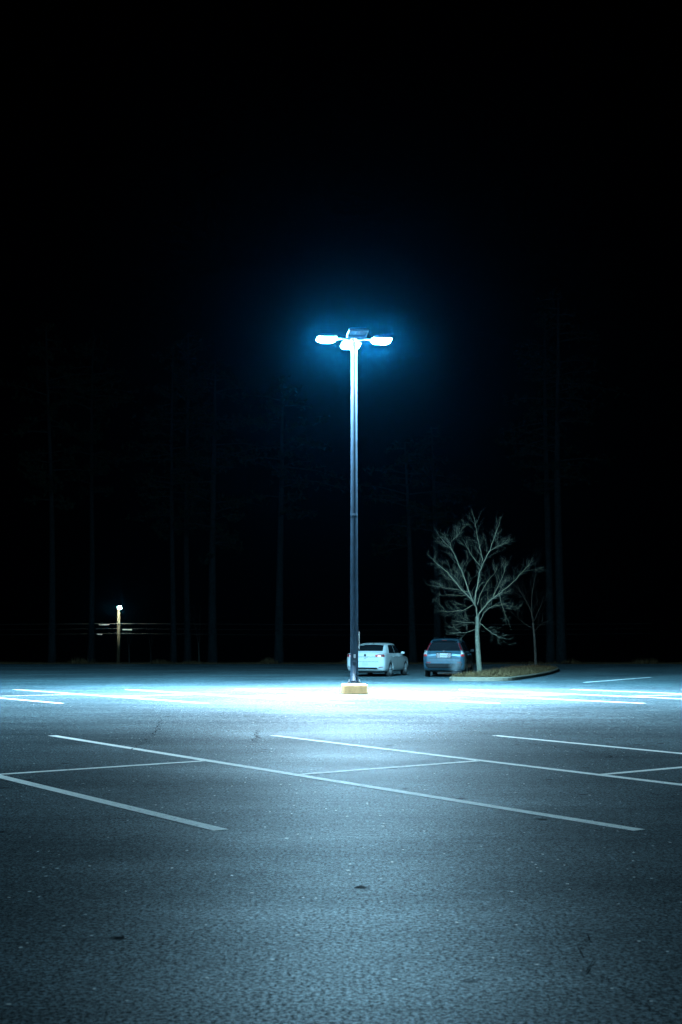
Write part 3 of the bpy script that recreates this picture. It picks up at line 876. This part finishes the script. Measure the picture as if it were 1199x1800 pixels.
# ------------------------------------------------------------------ bare trees on the island
def zz(p, Y, X0, Z0, s):      # limb sketch (photo-zoom units, origin at the trunk foot) to metres
    return Vector((X0 + (p[0] - 500) * s, Y, Z0 + (1390 - p[1]) * s))
def bare_tree(name, label, loc, limbs, s, mat, seed, twigs=1.0, r0=.13):
    r = random.Random(seed)
    t = empty(name, loc); tag(t, label, 'tree')
    trunk = MB(); crown = MB()
    def twig(p, d, ln, rad, depth):
        pts = [p]; q = p.copy(); dd = d.copy(); n = 4
        for i in range(n):
            dd = (dd + Vector((r.uniform(-.13, .13), r.uniform(-.13, .13), r.uniform(-.05, .14)))).normalized()
            q = q + dd * ln / n; pts.append(q.copy())
        crown.tube(pts, [rad * (1 - .8 * i / n) for i in range(n + 1)], 4, cap=False)
        if depth > 0:
            for i in range(1, n + 1):
                for _ in range(2 if depth > 1 else 1):
                    if r.random() < .85:
                        a = dd.orthogonal().normalized(); a.rotate(Matrix.Rotation(r.uniform(0, 6.28), 3, dd))
                        nd = (dd * .75 + a * r.uniform(.5, .9) + Vector((0, 0, .10))).normalized()
                        twig(pts[i], nd, ln * r.uniform(.4, .65), rad * .6, depth - 1)
    for k, (pts, ra, rb, dy) in enumerate(limbs):
        if k: ra, rb = ra * .62, rb * .62
        P = []
        m = len(pts)
        for i, p in enumerate(pts):
            f = i / (m - 1)
            P.append(Vector(((p[0] - 500) * s * .90, dy[0] * (1 - f) + dy[1] * f, (1390 - p[1]) * s)))
        Q = []; W = []
        for i in range(m - 1):
            for j in range(4):
                g = j / 4; a, b, c, d = P[max(i - 1, 0)], P[i], P[i + 1], P[min(i + 2, m - 1)]
                q = Vector([catmull(a[x], b[x], c[x], d[x], g) for x in range(3)])
                if k: q += Vector((r.uniform(-.02, .02), r.uniform(-.02, .02), r.uniform(-.02, .02)))
                Q.append(q); W.append(ra + (rb - ra) * ((i + g) / (m - 1)))
        Q.append(P[-1]); W.append(rb)
        if k == 0: trunk.tube(Q, W, 12)
        else:
            crown.tube(Q, W, 6)
            n = int(len(Q))
            for i in range(2, n):
                d = (Q[i] - Q[i - 1]).normalized()
                for _ in range(2):
                    if r.random() < .58 * twigs:
                        a = d.orthogonal().normalized(); a.rotate(Matrix.Rotation(r.uniform(0, 6.28), 3, d))
                        nd = (d * .8 + a * .8 + Vector((0, 0, .25))).normalized()
                        twig(Q[i], nd, r.uniform(.30, .80) * s / .00506, max(.0035, W[i] * .22), 2 if r.random() < .30 else 1)
            twig(Q[-1], d, .45, rb, 1)
    trunk.build('trunk', mat, t, smooth=True)
    crown.build('crown', mat, t, smooth=True)
    return t
LIMBS = [
    ([(500, 1400), (485, 1200), (478, 1050), (482, 900)], .115, .075, (0, 0)),
    ([(480, 905), (450, 790), (300, 640), (180, 520), (60, 430)], .060, .012, (0, -.7)),
    ([(450, 795), (400, 670), (330, 490), (250, 320), (140, 200)], .045, .010, (-.1, .6)),
    ([(452, 790), (490, 580), (530, 450), (600, 330), (690, 110)], .052, .010, (-.1, -.3)),
    ([(535, 420), (510, 300), (485, 170), (465, 30)], .026, .008, (-.2, .3)),
    ([(484, 905), (590, 780), (720, 690), (840, 600), (970, 480)], .052, .010, (0, .5)),
    ([(480, 960), (410, 955), (300, 950)], .025, .008, (0, -.8)),
    ([(485, 940), (590, 1030), (680, 1080)], .026, .008, (0, -.5)),
    ([(480, 1010), (400, 1035), (280, 1045)], .022, .008, (0, .3)),
    ([(440, 800), (330, 850), (170, 860)], .026, .008, (0, -.6)),
    ([(500, 1000), (520, 900), (600, 820), (700, 800)], .028, .008, (0, -1.0)),
    ([(400, 690), (260, 660), (140, 640)], .020, .007, (-.1, .9)),
    ([(520, 470), (440, 390), (370, 300)], .022, .007, (-.2, -.7)),
    ([(640, 730), (700, 600), (740, 490)], .024, .007, (.1, -.5)),
    ([(480, 800), (560, 640), (690, 500)], .026, .007, (0, 1.0)),
    ([(700, 700), (740, 830), (790, 920)], .020, .006, (.1, .6)),
    ([(370, 720), (250, 720), (100, 720)], .020, .006, (0, -1.1)),
    ([(590, 340), (680, 290), (790, 250)], .018, .006, (-.2, .4)),
    ([(255, 330), (230, 260), (290, 190)], .016, .006, (.4, .2)),
]
S1 = 57.5 / 2330 / 5
bare_tree('bare_tree', 'pale leafless tree with spreading limbs, standing nearest on the planting island', (5.98, 57.5, mound_z(6.4, 57.5) - .02), LIMBS, S1, M['bark'], 11)
L2 = [([(500, 1400), (495, 1200), (480, 1000)], .075, .05, (0, 0)),
      ([(480, 1010), (470, 800), (500, 640), (520, 500)], .035, .006, (0, .3)),
      ([(482, 1005), (440, 860), (370, 760), (330, 690)], .025, .006, (0, -.5)),
      ([(485, 990), (560, 860), (590, 790)], .022, .006, (0, .4)),
      ([(480, 1050), (390, 1000), (310, 930)], .018, .006, (0, .6)),
      ([(480, 940), (420, 800), (400, 700)], .016, .006, (0, .9)),
      ([(490, 1080), (560, 1010), (620, 980)], .016, .006, (0, -.6))]
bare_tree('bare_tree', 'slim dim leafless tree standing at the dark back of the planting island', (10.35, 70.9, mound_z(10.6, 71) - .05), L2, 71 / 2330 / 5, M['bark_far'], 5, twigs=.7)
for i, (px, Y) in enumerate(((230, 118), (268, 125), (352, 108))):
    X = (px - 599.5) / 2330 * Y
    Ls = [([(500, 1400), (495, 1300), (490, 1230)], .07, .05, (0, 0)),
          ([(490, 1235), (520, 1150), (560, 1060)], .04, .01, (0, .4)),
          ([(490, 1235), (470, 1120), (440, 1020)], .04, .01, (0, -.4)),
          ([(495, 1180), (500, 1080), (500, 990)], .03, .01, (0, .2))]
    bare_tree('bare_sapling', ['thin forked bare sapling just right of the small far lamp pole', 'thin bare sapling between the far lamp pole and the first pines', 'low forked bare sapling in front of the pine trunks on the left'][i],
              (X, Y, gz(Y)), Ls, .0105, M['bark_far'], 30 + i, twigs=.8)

# ------------------------------------------------------------------ pines behind the lot
def pine(label, px, Y, h, lean, crown_from, w, seed, tr):
    r = random.Random(seed)
    X = (px - 599.5) / 2330 * Y
    t = empty('pine_tree', (X, Y, gz(Y))); tag(t, label, 'tree', 'pines behind the parking lot')
    def cen(z): return Vector((lean * z + .09 * math.sin(z * .2 + seed), .1 * math.sin(z * .2 + seed * 2), z))
    trunk = MB(); n = 14
    trunk.tube([cen(h * i / n) - Vector((0, 0, .4 if i == 0 else 0)) for i in range(n + 1)], [tr * (1.25 if i == 0 else 1) * (1 - .82 * i / n) for i in range(n + 1)], 10)
    br = trunk; nd = MB()
    z = crown_from
    while z < h:
        f = (z - crown_from) / (h - crown_from)
        ln = w * (0.55 + 1.6 * f) * (1 - f) ** .75 * 1.5 + .5
        for _ in range(r.choice((1, 2, 3))):
            if r.random() < .15: continue
            a = r.uniform(0, 6.28); l = ln * r.uniform(.5, 1.15)
            d = Vector((math.cos(a), math.sin(a), r.uniform(-.15, .35)))
            p0 = cen(z); p1 = p0 + d * l * .5; p2 = p0 + d * l + Vector((0, 0, -.1 * l))
            br.tube([p0, p1, p2], (.06, .04, .015), 4, cap=False)
            for q in range(int(5 + l * 3.5)):
                g = r.uniform(.3, 1.08); c = p0.lerp(p1, g * 2) if g < .5 else p1.lerp(p2, g * 2 - 1)
                c = c + Vector((r.gauss(0, .28), r.gauss(0, .28), r.gauss(.05, .20)))
                for _k in range(9):
                    v = Vector((r.gauss(0, 1), r.gauss(0, 1), r.gauss(.3, .8))).normalized() * r.uniform(.22, .42)
                    s_ = v.orthogonal().normalized() * r.uniform(.02, .05)
                    nd.add([c - s_, c + s_, c + v], [(0, 1, 2)])
        z += r.uniform(.35, .8)
    nd.build('crown', M['needles'], t)
    trunk.build('trunk', M['pine_bark'], t, smooth=True)
PINES = [
    (96, 101, 26, -.035, 12, 2.6, .30, 'far left pine whose trunk leans towards the left edge'),
    (161, 108, 27, -.005, 14, 2.6, .28, 'straight pine left of the small far lamp pole'),
    (305, 104, 25, -.01, 10, 2.6, .26, 'slender pine just right of the utility cables, leftmost of a close trio'),
    (331, 107, 27, -.01, 11, 2.8, .30, 'middle pine of the close trio left of centre'),
    (376, 100, 23, -.005, 8, 3.2, .36, 'thick pine on the right of the close trio, with low dark foliage'),
    (493, 98, 21, 0.0, 11, 3.6, .36, 'lone pine left of the lamp post with a clear bluish trunk'),
    (727, 101, 17, -.04, 9, 3.0, .32, 'leaning pine behind the gap between the two parked cars'),
    (768, 106, 19, -.015, 10, 3.2, .34, 'pine rising behind the blue car'),
    (964, 101, 27, .0, 14, 3.0, .34, 'warm-lit pine trunk just right of the slim bare tree'),
    (983, 98, 28, .005, 13, 3.2, .38, 'rightmost warm-lit pine trunk beyond the island'),
]
for i, a in enumerate(PINES): pine(a[7], *a[:6], 100 + i, a[6])

# ------------------------------------------------------------------ far utility pole, lamp and cables
def far_pole():
    Y = 150; X = (210.3 - 599.5) / 2330 * Y; g = gz(Y)
    top = 1.65 + 37.5 / 2330 * Y
    t = empty('utility_pole', (X, Y, g)); tag(t, 'small distant wooden utility pole with a bright lamp on top at the left', 'utility pole')
    mb = MB(); mb.tube([(0, 0, -.3), (0, 0, (top - g) * .5), (-.04, 0, top - g)], (.20, .18, .15), 14); mb.build('pole', M['wood_pole'], t, smooth=True)
    hd = empty('yard_lamp', (0, 0, top - g)); hd.parent = t
    mb = MB(); mb.tube([(0, -.12, -.2), (.10, -.6, .0), (.28, -1.35, .10)], .03, 8); mb.build('arm', M['steel'], hd, smooth=True)
    mb = MB(); mb.lathe([(.0, .16), (.06, .15), (.09, .08), (.22, .0)], 20, (.30, -1.4, .02)); mb.build('shade', M['housing'], hd, smooth=True)
    mb = MB(); mb.lathe([(.0, .10), (.16, .06), (.24, -.06), (.17, -.18), (0, -.24)], 20, (.30, -1.4, .02)); mb.build('lens', M['far_lamp'], hd, smooth=True)
    for k, (py, sag) in enumerate(((1096.5, .15), (1105.0, .25), (1113.5, .3))):
        Z = 1.65 + (1106 - py) / 2330 * Y
        xa, xb = X - 45, X + 60
        pts = []
        for i in range(41):
            f = i / 40; x = xa + (xb - xa) * f
            if x < X: q = (x - xa) / (X - xa)
            else: q = (x - X) / (xb - X)
            pts.append((x, Y - .22, Z - sag * 4 * q * (1 - q) * .6))
        mb = MB(); mb.tube(pts, (.030, .016, .020)[k], 6)
        c = mb.build('utility_cable', M['cable'], smooth=True)
        tag(c, ['topmost pale cable crossing the far utility pole', 'middle dim cable crossing the far utility pole', 'lowest cable crossing the far utility pole'][k], 'cable')
        for px, ln in (((185, 1.2), ), ((226, 1.1), ), ((178, .6), ))[k]:
            x = (px - 599.5) / 2330 * Y
            zc = Z - .14
            mb = MB(); mb.tube([(x - ln / 2, Y - .25, zc), (x - ln / 2 + .1, Y - .25, zc), (x + ln / 2 - .1, Y - .25, zc), (x + ln / 2, Y - .25, zc)], (.02, .07, .07, .02), 8)
            mb.tube([(x - ln / 2 + .1, Y - .25, zc), (x - ln / 2 + .1, Y - .22, Z)], .015, 5); mb.tube([(x + ln / 2 - .1, Y - .25, zc), (x + ln / 2 - .1, Y - .22, Z)], .015, 5)
            mb.build('splice_closure', M['plate_white'], c)
far_pole()

# ------------------------------------------------------------------ night mist
mb = MB(); mb.box((0, 720, 15), (2500, 1640, 60))
hm = bpy.data.materials.new('night_mist'); hm.use_nodes = True; nt = hm.node_tree
nt.nodes.remove(nt.nodes['Principled BSDF'])
pv = N(nt, 'ShaderNodeVolumePrincipled')
pv.inputs['Color'].default_value = (0.03, 0.50, 1.0, 1)
pv.inputs['Density'].default_value = HAZE
pv.inputs['Anisotropy'].default_value = 0.975
nt.links.new(pv.outputs[0], nt.nodes['Material Output'].inputs['Volume'])
hz = mb.build('haze', hm)
tag(hz, 'thin bluish night mist that glows round the lamp heads', 'haze', kind='stuff')
